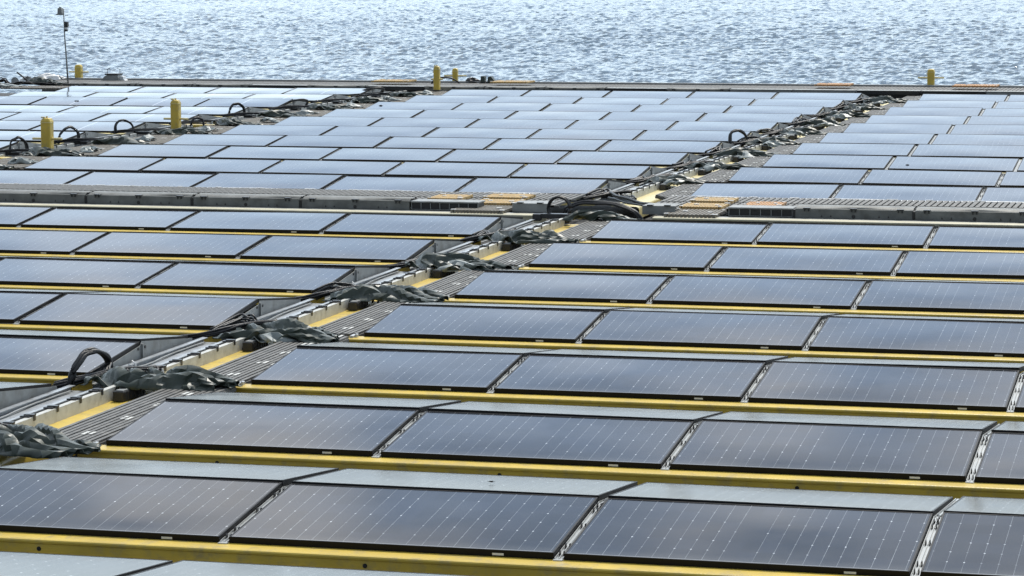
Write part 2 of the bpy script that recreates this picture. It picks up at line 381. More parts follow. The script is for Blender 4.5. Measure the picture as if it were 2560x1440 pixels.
for blk, r, k, x in GAPS:
    if r > 16: continue
    y = row_y(r) + {'R': 0, 'L': YL, 'T': YT}[blk]
    a, b = (ORD[k], ORD[k+1]) if blk == 'R' else (ORD[-k], ORD[-k+1])
    side = {'R': 'right of main walkway', 'L': 'left of main walkway', 'T': 'left of bollard walkway'}[blk]
    t = thing('mounting_rail', f'rail between {a} and {b} panels {side}, {rowname(r)}', 'mounting rail', (x, y, 0), group='metal rails in the gaps between panels')
    part('rail', ME_RAIL, t)
    if r <= 8:
        for c in ME_CLIPS: part('clip', c, t)
        part('cable', ME_RCAB, t)

# ---------------------------------------------------------------- yellow beams
def beam(x0, x1, y, label, M, holes, z=-.040):
    prof = [(-.128, z-.088), (-.128, z-.026), (-.134, z-.020), (-.135, z-.010), (-.131, z-.003), (-.122, z+.0005), (-.05, z+.004), (.02, z+.004), (.02, z-.004), (-.112, z-.012), (-.118, z-.02), (-.118, z-.088)]
    b = MB().prism(prof, 'x', 0, x1-x0)
    b.prism([(-.16, z-.096), (-.16, z-.088), (-.128, z-.086), (.0, z-.086), (.0, z-.096)], 'x', 0, x1-x0)
    t = thing('yellow_beam', label, 'beam', (x0, y, 0), group='yellow beams carrying the panel rows')
    part('girder', b.mesh('girder', M), t)
    for hx in holes:
        h = MB(); n = 12
        h.prism([(hx+.013*math.cos(2*math.pi*i/n), z-.052+.013*math.sin(2*math.pi*i/n)) for i in range(n)], 'y', -.1295, -.127)
        h.prism([(hx+.0075*math.cos(2*math.pi*i/6), z-.052+.0075*math.sin(2*math.pi*i/6)) for i in range(6)], 'y', -.134, -.1297)
        part('bolt', h.mesh('bolt', M_PLAS), t)
for r in range(-1, 17):
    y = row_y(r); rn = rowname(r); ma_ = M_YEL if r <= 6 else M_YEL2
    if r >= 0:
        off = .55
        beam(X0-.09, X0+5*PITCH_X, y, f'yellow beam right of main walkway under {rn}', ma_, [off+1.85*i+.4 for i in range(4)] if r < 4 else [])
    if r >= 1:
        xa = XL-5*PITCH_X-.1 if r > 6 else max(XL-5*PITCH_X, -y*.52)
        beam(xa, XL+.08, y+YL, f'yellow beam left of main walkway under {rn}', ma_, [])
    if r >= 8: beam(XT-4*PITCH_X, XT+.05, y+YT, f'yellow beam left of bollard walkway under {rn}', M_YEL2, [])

# ---------------------------------------------------------------- walkway furniture (one set per row)
def gable_plate_me():
    g = MB(); y1, y2 = RUN, 2*RUN
    g.prism([(0, -.10), (2*RUN+.08, -.10), (2*RUN+.08, -.02), (y1+.02, RISE-.012), (y1-.02, RISE-.042), (0, -.042)], 'x', .006, .012)
    g.prism([(.0, -.10), (2*RUN+.06, -.10), (2*RUN+.06, -.092), (0, -.092)], 'x', .012, .045)
    g.box(.012, .03, y1-.012, y1+.012, -.09, RISE-.03)
    bos = []
    for yy in (y1-.07, y1+.07):
        bo = MB(); bos.append(bo); n = 8; bo.prism([(yy+.012*math.cos(2*math.pi*i/n), RISE-.062+.012*math.sin(2*math.pi*i/n)) for i in range(n)], 'x', .012, .02)
    return g.mesh('plate', M_GREY), [b.mesh('bolt', M_PLAS) for b in bos]
ME_GP, ME_GPB = gable_plate_me()
def tray_me():
    base = MB()
    base.box(.05, .33, .42, 2.28, -.078, -.070)           # floor
    base.box(.05, .058, .42, 2.28, -.070, -.028)           # left lip
    base.box(.058, .095, .42, 2.28, -.036, -.030)
    base.box(.05, .42, .405, .42, -.088, -.026)            # near end wall
    base.box(.30, .307, .44, 2.26, -.070, -.024); base.box(.307, .335, .44, 2.26, -.030, -.024)
    led = MB(); led.box(.335, .455, .30, 2.26, -.062, -.054)
    wall = MB(); wall.box(.462, .470, .18, 2.22, -.100, -.012); wall.box(.425, .470, .18, 2.22, -.0115, -.005)
    rope = MB(); rr = random.Random(2)
    rope.tube([(.11+.015*math.sin(i*.7), .44+i*.19, -.060+.008*rr.random()) for i in range(10)], .007, 6)
    cls = []
    for yy in (.32, .66, 1.05, 1.45, 1.84):
        cl = MB(); cl.box(.385, .455, yy, yy+.11, -.0045, .006); cl.box(.40, .475, yy+.03, yy+.07, .0062, .013); cl.box(.4705, .476, yy+.03, yy+.06, -.03, .0062); cls.append(('clip', cl.mesh('clip', M_PLAS)))
    blk = MB(); blk.box(.056, .41, .398, .404, -.084, -.038)
    hk = MB(); hk.tube([(.14, .47, -.05), (.135, .47, .0), (.155, .485, .022), (.18, .49, .0), (.18, .49, -.03)], .008, 6)
    return [('tray_base', base.mesh('tray_base', M_TRAY)), ('ledge', led.mesh('ledge', M_GREY)), ('side_wall', wall.mesh('side_wall', M_ALU2)), ('sleeve', rope.mesh('sleeve', M_GREY)), ('end_seal', blk.mesh('end_seal', M_PLAS)), ('hook', hk.mesh('hook', M_WHITE))] + cls
TRAY = tray_me()
def strip_me(M):
    # moulded float top between tray and grating, waisted in plan with rounded shoulders
    s = MB(); ys = [-.35+ .1*i for i in range(31)]; P = []
    prof = []
    for y in ys:
        wv = math.exp(-((y-2.15)/.30)**2) + math.exp(-((y+.60)/.30)**2)
        xa = .40 - .0*wv; xb = .735 + .05*wv
        prof.append((y, xa, xb))
    cols = [(0, -.10), (0.0, -.10), (.5, -.096), (.93, -.10), (1.0, -.112), (1.03, -.14), (1.04, -.26)]
    for (y, xa, xb) in prof:
        for (t, z) in cols: P.append((xa+(xb-xa)*t, y, z))
    s.grid(P, len(cols), len(prof)); me = s.mesh('float_top', M, 0, True); return me
ME_STRIP = strip_me(M_YEL); ME_STRIP2 = strip_me(M_YEL2)
def grating_me(seed, wd, ln, M, nr, marks=True, M2=None):
    rr = random.Random(seed); g = MB(); pw = wd/nr
    for i in range(nr):
        y0 = .0 + max(0, (nr*.45-i))*.085 + (.03 if i % 2 else 0); y1 = ln - rr.uniform(0, .03)
        if nr > 13: y0 = rr.uniform(0, .02)
        a = i*pw
        g.box(a+pw*.18, a+pw*.82, y0, y1, -.052, -.004+rr.uniform(-.0015, .0015))
        g.box(a+pw*.0, a+pw*.179, y0+.01, y1-.01, -.05, -.022); g.box(a+pw*.821, a+pw, y0+.01, y1-.01, -.05, -.022)
    mk = MB()
    for yy in [ln*t for t in (.12, .34, .56, .78, .95)]:
        for i in range(nr):
            on = (i in (nr//2, nr//2+1)) or (i in (nr-2,) and yy > ln*.2)
            if not on: continue
            a = i*pw+pw*.22; y = yy + rr.uniform(-.05, .05); 
            for q in range(5):
                if rr.random() < .92: mk.box(a, a+pw*rr.uniform(.45, .58), y+q*.024, y+q*.024+.019, -.0042, -.0012)
    b0 = len(g.v); nf = len(g.f); g.v += mk.v; g.f += [[b0+i for i in f] for f in mk.f]; g.sm += mk.sm
    me = g.mesh('planks', M); me.materials.append(M_MARK)
    for p in list(me.polygons)[nf:]: p.material_index = 1
    return me, None
GRT = [grating_me(s, .46, 2.62, M_PLANK, 10) for s in range(3)]
GRB = [grating_me(s+20, 1.06, 2.55, M_BROWN, 18) for s in range(2)]

def cloth(seed, wd, ln, amp, nx, ny, slack=1.35, steps=70):
    """slack sheet dropped over lumps: rest lengths exceed the footprint, so it buckles into real folds"""
    rs = np.random.RandomState(seed)
    U, V = np.meshgrid(np.linspace(0, 1, nx), np.linspace(0, 1, ny))
    th = rs.uniform(-.5, .5); V = V+0*th
    X = U*wd + th*.16*np.sin(V*3.1) + .05*np.sin(V*5+rs.rand()*6); Y = (V-.5)*ln*(1-.45*U**1.4) - .2*(U-.3)*ln + .05*np.sin(U*6+rs.rand()*6)
    lumps = [(rs.uniform(.1, .85)*wd, rs.uniform(-.22, .22)*ln, rs.uniform(.6, 1.1)*amp, rs.uniform(.06, .13)) for _ in range(4)]
    def floor(x, y):
        f = np.zeros_like(x)
        for lx, ly, la, lr in lumps: f = np.maximum(f, la*np.exp(-(((x-lx)/1.5)**2+(y-ly)**2)/lr**2))
        return f
    Z = floor(X, Y)+.03+.05*rs.rand(ny, nx)*1.0
    for k in range(5):
        a = rs.uniform(0, math.pi); Z += .02*np.sin((X*math.cos(a)+Y*math.sin(a))*rs.uniform(12, 34)+rs.rand()*6)
    P = np.stack([X, Y, Z], -1); P0 = P.copy()
    h0, v0 = wd/(nx-1)*(1+(slack-1)*.62), ln/(ny-1)*(1+(slack-1)*.9); dg = math.hypot(h0, v0)
    vel = np.zeros_like(P)
    def sat(A, B, L, st):
        d = B-A; n = np.linalg.norm(d, axis=-1, keepdims=True)+1e-9; c = d*(st*.5*(n-L)/n); return c
    for it in range(steps):
        vel *= .88; vel[..., 2] -= .0011; Q = P+vel
        for k in range(7):
            for (sa, sb, L, st) in (((slice(None), slice(0, -1)), (slice(None), slice(1, None)), h0, .5), ((slice(0, -1), slice(None)), (slice(1, None), slice(None)), v0, .5),
                                    ((slice(0, -1), slice(0, -1)), (slice(1, None), slice(1, None)), dg, .3), ((slice(0, -1), slice(1, None)), (slice(1, None), slice(0, -1)), dg, .3),
                                    ((slice(None), slice(0, -2)), (slice(None), slice(2, None)), 2*h0, .07), ((slice(0, -2), slice(None)), (slice(2, None), slice(None)), 2*v0, .07)):
                c = sat(Q[sa], Q[sb], L, st); Q[sa] += c; Q[sb] -= c
            f = floor(Q[..., 0], Q[..., 1]); low = Q[..., 2] < f+.003
            Q[..., 2] = np.where(low, f+.003, np.minimum(Q[..., 2], f+amp*1.1))
            Q[..., :2] += (P0[..., :2]-Q[..., :2])*np.where(low, .25, .035)[..., None]
        vel = Q-P; P = Q
    return P
def tarp_me(seed, wd, ln, amp, M, nx=56, ny=34, sharp=1.0):
    """stiff sheeting: the buckled cloth on a coarse net, creased into flat facets"""
    nx, ny = max(14, int(nx*.46)), max(9, int(ny*.42)); rr = random.Random(seed)
    P = cloth(seed, wd, ln, amp*.95, nx, ny, 1.10+.28*sharp, 60).reshape(-1, 3)
    P[:, 2] *= (1-.55*np.clip((P[:, 0]/wd-.45)/.5, 0, 1))*(1-.35*np.clip((.12-P[:, 0]/wd)/.12, 0, 1))
    b = MB(); b.v = [(p[0]+rr.uniform(-.004, .004), p[1]+rr.uniform(-.004, .004), p[2]) for p in P]
    for j in range(ny-1):
        for i in range(nx-1):
            a = j*nx+i; q = (a, a+1, a+nx+1, a+nx)
            d1 = abs(P[q[0]][2]-P[q[2]][2]); d2 = abs(P[q[1]][2]-P[q[3]][2])
            t = [(q[0], q[1], q[2]), (q[0], q[2], q[3])] if d1 < d2 else [(q[0], q[1], q[3]), (q[1], q[2], q[3])]
            for f in t: b.f.append(list(f)); b.sm.append(True)
    me = b.mesh('sheet', M, 0, False); me.set_sharp_from_angle(angle=R(36)); return me
def thick(o, t=.004):
    md = o.modifiers.new('thickness', 'SOLIDIFY'); md.thickness = t; return o
def bundle(pts, n, r, spread, seed, name='cables', M=None, seg=22):
    """n cables side by side along a smooth path"""
    rr = random.Random(seed); b = MB(); C = [Vector(p) for p in pts]; C = [c+Vector((rr.uniform(-1,1), rr.uniform(-1,1), rr.uniform(-.3,.3)))*.008 for c in C]
    def cm(t):
        k = min(int(t), len(C)-2); f = t-k; p0, p1, p2, p3 = C[max(k-1, 0)], C[k], C[k+1], C[min(k+2, len(C)-1)]
        return .5*((2*p1)+(p2-p0)*f+(2*p0-5*p1+4*p2-p3)*f*f+(3*p1-p0-3*p2+p3)*f**3)
    for i in range(n):
        o = Vector((rr.uniform(-1, 1), rr.uniform(-1, 1), rr.uniform(-1, 1)))*spread; o2 = Vector((rr.uniform(-1, 1), rr.uniform(-1, 1), rr.uniform(-.4, .4)))*spread
        L = []
        for j in range(seg+1):
            t = j/seg*(len(C)-1); L.append(cm(t)+o*(1-j/seg)+o2*(j/seg)+Vector((0, 0, 1))*math.sin(j*.9+i)*spread*.15)
        b.tube(L, r, 7)
    return b.mesh(name, M or M_BLACK)

rowset = {}
for r in range(1, 17):
    y = row_y(r); rn = rowname(r)
    # gable plate and cable tray at the right end of the left block
    t = thing('gable_plate', f'grey gable end plate with bolts beside main walkway, {rn}', 'end plate', (XL, y+YL, 0), group='gable end plates along the main walkway')
    part('plate', ME_GP, t); [part('bolt', q, t) for q in ME_GPB]
    t = thing('cable_tray', f'galvanised cable tray with black clips on main walkway, {rn}', 'cable tray', (XL, y+YL, 0), group='cable trays along the main walkway')
    for nm, me in TRAY: part(nm, me, t)
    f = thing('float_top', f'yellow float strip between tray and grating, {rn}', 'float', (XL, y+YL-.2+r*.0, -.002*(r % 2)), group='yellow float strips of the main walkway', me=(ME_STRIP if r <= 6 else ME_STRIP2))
for r in range(1, 17):
    y = row_y(r); rn = rowname(r); me, mk = GRT[r % 3]
    t = thing('deck_grating', f'dark grey ribbed deck grating with white marks, main walkway, {rn}', 'deck grating', (XL+.80, y-.02, -.01), (0, 0, rnd.gauss(0, .004)), group='ribbed gratings of the main walkway')
    part('planks', me, t)
# black end block + bracket at the left end of each right-block row
eb = MB(); eb.box(-.16, -.045, -.10, -.055, -.085, -.035); eb.box(-.16, -.05, -.055, .03, -.085, -.045)
ec = MB(); ec.box(-.042, -.012, -.09, .02, -.075, -.018); ec.box(-.008, .012, -.055, -.012, -.07, -.01)
ME_EB, ME_EC = eb.mesh('block', M_PLAS, .003), ec.mesh('bracket', M_ALU, .003)
for r in range(0, 17):
    t = thing('end_clamp', f'black and grey end clamp at walkway corner of right block, {rowname(r)}', 'clamp', (X0, row_y(r), 0), group='end clamps at the corners of the right block')
    part('block', ME_EB, t); part('bracket', ME_EC, t)

# connector boxes, tarpaulins and cable bundles where each row crosses the walkway
cbx = MB(); cbx.box(0, .085, 0, .36, -.03, .045)
for q in range(7): cbx.box(-.004, .089, .02+q*.05, .035+q*.05, -.02, .038)
ME_CBX = cbx.mesh('body', M_PLAS, .004)
lid = MB(); lid.box(.012, .073, .02, .34, .0455, .052); ME_LID = lid.mesh('lid', M_GREY, .003)
for r in range(1, 16):
    if r == 6: continue
    y = row_y(r)
    t = thing('connector_box', f'black connector box on yellow float just before {rowname(r+1) if r<15 else "farthest row"} of main walkway', 'junction box', (XL+.50, y+YL+2.03-.02*(r%3), -.066), (0, 0, R(-8+3*(r % 4))), group='black connector boxes on the main walkway')
    part('body', ME_CBX, t); part('lid', ME_LID, t)
for r in range(1, 17):
    rr = random.Random(r*77); y = row_y(r)
    p = [(XL+.02+rr.uniform(-.03,.03), y-.12, -.03)] + [(XL+.10+.09*i+rr.uniform(-.04,.04), y+.12+rr.uniform(-.16,.16), -.02+rr.uniform(0,.07)) for i in range(6)] + [(XL+.62, y-.1, -.05)]
    thing('cable_tangle', f'tangled black cables at tray end, main walkway, {rowname(r)}', 'cables', group='cable tangles at the tray ends', me=bundle(p, 8 if r < 7 else 6, .010 if r < 7 else .014, .05, r+300, seg=26))
for r in range(1, 17):
    y = row_y(r)
    rr = random.Random(r*17)
    if r != 7:
        big = r <= 6
        me = tarp_me(r*3+1, rr.uniform(1.0, 1.15) if big else rr.uniform(.75, 1.1), rr.uniform(.58, .76) if big else rr.uniform(.42, .60), (.112 if big else .085), M_TARP, *( (76, 48) if r < 7 else (50, 32)), (.75 if big else .6))
        o = thing('tarpaulin', f'crumpled green-grey tarpaulin over cables, main walkway at {rowname(r)}', 'tarpaulin', (XL+.24, y-.12, -.025), (0, 0, R(-13+rr.uniform(-5, 5))), group='tarpaulins on the main walkway', me=me); thick(o)
        if r % 2 or r > 7:
            me = tarp_me(r*5+2, .46, .34, .06, M_TARP2, 26, 20)
            o = thing('tarpaulin', f'small pale crumpled sheet beside the green tarpaulin, main walkway at {rowname(r)}', 'tarpaulin', (XL+.46+rr.uniform(-.05, .1), y-.42, -.05), (0, 0, R(rr.uniform(-20, 30))), group='small pale sheets on the main walkway', me=me); thick(o)
    # cables: lying bundle from left beam over the float to the tarp
    pts = [(XL-.14+rr.uniform(-.05, .05), y-.34, -.05), (XL+.10, y-.22, -.01), (XL+.30, y-.02, .035), (XL+.55, y+.10, .05)]
    me = bundle(pts, 6, .011 if r < 7 else .013, .028, r, seg=16)
    thing('cable_bundle', f'black cable bundle lying across main walkway at {rowname(r)}', 'cables', group='black cable bundles of the main walkway', me=me)

# standing cable loops
def loop(label, cx, cy, w_, h, seed, n=3, r=.014, lean=0, depth=.15, z0=-.06):
    p = []
    for i in range(9):
        a = math.pi*i/8; p.append((cx-w_/2*math.cos(a)+lean*math.sin(a), cy-depth/2*math.cos(a), z0+h*(.88 if cy > 25 else .95)*math.sin(a)**.8*(1+.025*math.sin(i*2.1+seed))))
    thing('cable_loop', label, 'cable loop', group='standing black cable loops', me=bundle(p, n, r, .022, seed, seg=26))
loop('tall black cable arch beside the third tarpaulin from the bottom left', -8.43, 19.80, .13, .26, 1, 4, .015, .03, .42)
loop('wide flat black cable arch over the crossing of both walkways', -7.70, 33.75, 1.00, .23, 2, 7, .016, -.08, -.3)
loop('black cable loop on main walkway, fourth row beyond cross walkway', -8.50, 47.35, .26, .28, 3, 5, .019, -.05, .3)
loop('low black cable loop on main walkway, fifth row beyond cross walkway', -8.45, 50.1, .36, .12, 4, 5, .018, -.12, .3)
loop('upright black cable loop left of the front bollard', -19.30, 42.6, .24, .28, 5, 3, .014, 0, .2, -.02)
loop('black cable arch right of the front bollard', -19.55, 45.2, .22, .29, 6, 4, .018, .03, .3, -.02)
loop('thin black cable arch midway between the two near bollards', -19.62, 47.9, .22, .26, 7, 3, .014, -.06, .3, -.02)
loop('small black cable loop right of the second bollard', -19.15, 50.2, .18, .17, 8, 3, .014, .0, .2, -.02)
loop('black cable arch behind the second bollard', -19.65, 53.7, .22, .26, 9, 3, .018, .0, .3, -.02)
loop('flattened black cable loop near the far end of bollard walkway', -19.70, 57.3, .40, .15, 10, 4, .018, .16, .3, -.02)
loop('black cable loop at far end of bollard walkway beside last panels', -19.75, 62.7, .42, .15, 11, 4, .018, .2, .3, -.02)
loop('wide thin black cable arch between the two far middle bollards', -18.95, 66.2, .62, .28, 12, 2, .016, .0, .3, -.04)
# coil at the junction
cb = MB()
for k in range(5):
    rad = .135-.008*(k % 2); cb.tube([(-8.18+rad*math.cos(a), 33.42+k*.022, .09+rad*math.sin(a)) for a in [2*math.pi*i/24 for i in range(25)]], .012, 6)
t = thing('cable_coil', 'upright black cable coil at the crossing of both walkways', 'cable coil'); part('coil', cb.mesh('coil', M_BLACK), t)
bx = MB().box(-8.37, -7.99, 33.28, 33.40, -.02, .035).box(-8.46, -8.36, 33.26, 33.36, -.05, .03).box(-8.10, -8.0, 33.22, 33.3, -.07, .0)
part('stand', bx.mesh('stand', M_PLAS, .006), t)
o = thing('tarpaulin', 'green-grey tarpaulin heap under the wide cable arch', 'tarpaulin', (-7.97, 33.22, -.03), (0, 0, R(-8)), group='tarpaulins on the main walkway', me=tarp_me(77, .85, .4, .085, M_TARP, 50, 30)); thick(o)
thing('cable_bundle', 'thick black cable run trailing right from the wide cable arch', 'cables', me=bundle([(-8.15, 36.2, .02), (-7.9, 35.6, .03), (-7.5, 34.9, .03), (-7.15, 34.3, .05), (-7.0, 33.95, .0)], 7, .015, .04, 91))

# ---------------------------------------------------------------- cross walkway and far edge walkway
def cross(y0, xs, x_skip, tag_, z=-.0, lab='cross walkway', hh=.105, xstart=-14.43, nseg=0):
    for i, xa in enumerate(xs):
        b = MB(); b.box(xa, xa+1.385, y0, y0+.012, z-.005, z+hh); b.box(xa, xa+1.385, y0+.0125, y0+.36, z+hh-.008, z+hh); b.box(xa, xa+1.385, y0+.36, y0+.37, z, z+hh-.01)
        P = []
        for j in range(25):
            xx = xa+1.385*j/24; 
            for (yy, zz) in ((y0+.06, z+hh+.003), (y0+.10+.03*math.sin(xx*4.4), z+hh+.02), (y0+.30, z+hh+.025), (y0+.36, z+hh+.003)): P.append((xx, yy, zz))
        t = thing('cable_tray', f'long grey lidded cable tray, {ORD[i+1]} from the left on {lab}', 'cable tray', group=f'lidded cable trays of the {lab}')
        part('tray_body', b.mesh('tray_body', M_CROSS), t)
        c = MB().grid(P, 4, 25); part('cable_sleeve', c.mesh('cable_sleeve', M_CROSS), t)
        for q in (.135, .69, 1.24):
            fe = MB(); fe.box(xa+q-.04, xa+q+.04, y0-.02, y0+.05, z+hh+.001, z+hh+.012); fe.box(xa+q-.03, xa+q-.015, y0-.012, y0-.001, z+hh-.03, z+hh); fe.box(xa+q+.015, xa+q+.03, y0-.012, y0-.001, z+hh-.03, z+hh); part('clip', fe.mesh('clip', M_PLAS), t)
        ho = MB(); n = 12
        ho.prism([(xa+.69+.022*math.cos(2*math.pi*k/n), z+.022+.022*math.sin(2*math.pi*k/n)) for k in range(n)], 'y', y0-.003, y0-.001); part('hole', ho.mesh('hole', M_PLAS), t)
        for q in (.30, .41, .98, 1.09): part('notch', MB().prism([(xa+q, z+.012), (xa+q+.022, z+.012), (xa+q+.011, z+.04)], 'y', y0-.003, y0-.001).mesh('notch', M_PLAS), t)
        jn = MB().box(xa-.035, xa-.005, y0-.004, y0+.34, z-.004, z+hh-.012); part('joint', jn.mesh('joint', M_BLACK), t)
xsL = [-14.40-1.425*i for i in range(3, 0, -1)] + [-14.40+1.425*i for i in range(0, 3)]
M_CROSS = mat('weathered_steel', (.165,.17,.16), .55, .1, .4, .25, 6, .1, 60, (.10,.10,.09), 5)
cross(33.85, xsL, None, 'a', lab='left cross walkway')
xsR = [-5.40, -3.985, -2.56]
cross(33.85, xsR, None, 'b', lab='right cross walkway')
# remaining short tray ends by the crossing
for xa, xb, nm in ((-8.86, -8.42, 'left'), (-7.25, -6.85, 'right')):
    t = thing('cable_tray', f'short grey cable tray end just {nm} of the walkway crossing', 'cable tray')
    part('tray_body', MB().box(xa, xb, 33.85, 33.862, 0, .105).box(xa, xb, 33.863, 34.25, .095, .104).mesh('tray_body', M_GREY), t)
    for xc in (xa+.06, xb-.13): part('clip', MB().box(xc, xc+.07, 33.83, 33.9, .1045, .118).mesh('clip', M_PLAS), t)
# slotted black boxes
for xa, xb, nm in ((-10.14, -9.30, 'left'), (-6.20, -5.44, 'right')):
    t = thing('vent_box', f'low black slotted box on cross walkway {nm} of main walkway', 'slotted box', (0, 33.86, 0))
    part('box_body', MB().box(xa, xb, .02, .30, 0, .085).mesh('box_body', M_BLACK), t)
    part('box_top', MB().box(xa-.01, xb+.01, 0, .33, .0855, .105).mesh('box_top', M_GREY, .004), t)
    fr = MB(); n = int((xb-xa)/.115)
    for i in range(n+1): fr.box(xa+(xb-xa)*i/n-.004, xa+(xb-xa)*i/n+.004, .008, .019, 0, .085)
    fr.box(xa, xb, .006, .0195, 0, .008); part('slot_bars', fr.mesh('slot_bars', M_GREY), t)
# beams of the cross walkway
for xa, xb, nm, dy in ((-21.5, -8.35, 'left', 0), (-7.05, 1.5, 'right', 0)):
    beam(xa, xb, 33.62, f'pale yellow beam of the cross walkway {nm} of main walkway', M_YEL3, [], -.004)
    b2 = MB().box(xa, xb, 0, .17, -.06, -.006); o = thing('beam_cap', f'narrow grey ledge behind pale beam, {nm} cross walkway', 'ledge', (0, 33.65, 0), me=b2.mesh('beam_cap', M_GREY))
# gratings on the cross walkway behind the trays
def slab(name, label, x0, x1, y0, y1, z, M, nr, along='y', th=.035, cat='grating', group=None, caps=True, skew=.0):
    t = thing(name, label, cat, (x0, y0, z), group=group); g = MB(); w_ = x1-x0; d = y1-y0; p = w_/nr
    for i in range(nr):
        g.box(i*p+p*.12, i*p+p*.80, 0, d, -th, .0)
    g.box(0, w_, d*.12, d*.16, -th*.9, -th*.35); g.box(0, w_, d*.48, d*.52, -th*.9, -th*.35); g.box(0, w_, d*.84, d*.88, -th*.9, -th*.35)
    part('slats', g.mesh('slats', M), t)
    if caps:
        rr = random.Random(int(abs(x0*100)))
        for (cx, cy) in ((0, .02), (w_-.05, .01), (0.01, d-.06), (w_-.06, d-.07), (w_*.25, d*.5), (w_*.75, d*.4)): part('clip', MB().box(cx, cx+rr.uniform(.03, .07), cy, cy+.05, .001, .006+rr.uniform(0, .006)).mesh('clip', M_WHITE), t)
    return t
pg = 'loose deck gratings at the walkway crossing'
slab('deck_grating', 'grey ribbed grating lying over pale beam, left side of crossing', -9.56, -8.90, 33.55, 34.30, .035, M_BROWN, 16, cat='deck grating', group=pg)
slab('deck_grating', 'grey ribbed grating lying over pale beam, right side of crossing', -6.93, -6.30, 33.55, 34.32, .035, M_BROWN, 13, cat='deck grating', group=pg)
slab('deck_grating', 'middle tan grating of the left group at the crossing', -9.50, -8.95, 34.30, 34.88, .062, M_TAN, 15, cat='deck grating', group=pg)
slab('deck_grating', 'rear tan grating of the left group at the crossing', -9.56, -9.00, 35.05, 35.60, .070, M_TAN, 15, cat='deck grating', group=pg)
slab('deck_grating', 'leftmost tan grating of the left group at the crossing', -10.20, -9.76, 34.75, 35.35, .070, M_TAN, 13, cat='deck grating', group=pg)
slab('deck_grating', 'middle tan grating of the right group at the crossing', -6.90, -6.37, 34.32, 34.88, .062, M_TAN, 15, cat='deck grating', group=pg)
slab('deck_grating', 'rear tan grating of the right group at the crossing', -6.92, -6.39, 35.08, 35.62, .070, M_TAN, 15, cat='deck grating', group=pg)
slab('deck_grating', 'orange grating right of the two tan gratings at the crossing', -6.16, -5.71, 34.60, 35.15, .070, M_ORANGE, 12, cat='deck grating', group=pg)
# grey walkway decking of the cross walkway (two strips with a dark joint)
for xa, xb, nm in ((-21, XL+.1, 'left'), (X0-.1, 1.5, 'right')):
    for j, (ya, yb) in enumerate(((34.45, 35.25), (35.33, 36.15))):
        n = int((xb-xa)/.075); g = MB()
        for i in range(n): g.box(xa+i*.075+.01, xa+i*.075+.062, ya, yb, .01, .035)
        g.box(xa, xb, ya, ya+.02, .0, .03-.002)
        thing('walkway_deck', f'{("front","rear")[j]} strip of ribbed grey decking, {nm} part of cross walkway', 'decking', group='grey deck strips of the cross walkway', me=g.mesh('walkway_deck', M_PLANK))
    t = thing('cable_pipe', f'grey pipe along the foot of the first far row, {nm} of main walkway', 'pipe')
    b = MB(); b.tube([(xa+.5*i, 36.24+.01*math.sin(i), .0+.006*math.sin(i*1.7)) for i in range(int((xb-xa)*2))], .028, 8); part('pipe', b.mesh('pipe', M_ALU), t)
    rr = random.Random(11)
    for i in range(int((xb-xa)*1.6)):
        x = xa+.3+i*.6+rr.uniform(-.1, .1); part('clamp', MB().box(x, x+rr.uniform(.05, .16), 36.19, 36.23, .02, .036).mesh('clamp', M_WHITE), t)

# far edge of the platform
xs = [-27.4+1.425*i for i in range(17)]
black = {3, 5, 9, 13, 14}
cross(64.1, [x for i, x in enumerate(xs[:11]) if i not in black], None, 'c', lab='far edge walkway', z=.0, hh=.075)
for i in sorted(black | {11, 12, 15, 16}):
    xa = xs[i]; M = M_BLACK if i in black else M_GREY
    t = thing('edge_box', f'{"black" if i in black else "grey"} box segment at far edge, {1+i if i > 9 else ORD[i+1]}{"th" if i > 9 else ""} position from left', 'box')
    part('box_body', MB().box(xa, xa+1.38, 64.1, 64.4, .0, .075).mesh('box_body', M), t)
    part('box_top', MB().box(xa-.01, xa+1.39, 64.09, 64.42, .0755, .088).mesh('box_top', M_GREY, .003), t)
for xa, xb, M, lab in ((-20.5, -19.6, M_TAN, 'pale tan grating at far edge left of the far middle bollards'), (-17.6, -16.7, M_TAN, 'tan grating at far edge right of the folded green sheets'),
                       (-10.0, -9.2, M_ORANGE, 'orange-brown grating at far edge left of main walkway end'), (-6.9, -5.9, M_ORANGE, 'orange-brown grating at far edge right of the rightmost bollard')):
    slab('deck_grating', lab, xa, xb, 65.2, 66.0, .16, M, 16, cat='deck grating', group='gratings at the far edge')
g = MB(); 
for i in range(330): g.box(-29.5+i*.09+.01, -29.5+i*.09+.078, 64.6, 66.6, .03, .06)
thing('walkway_deck', 'grey ribbed decking along the far water edge', 'decking', me=g.mesh('walkway_deck', M_PLANK))
thing('edge_beam', 'long grey beam along the far water edge', 'beam', me=MB().box(-29.5, 0, 66.62, 66.8, -.30, .10).mesh('edge_beam', M_GREY, .006))

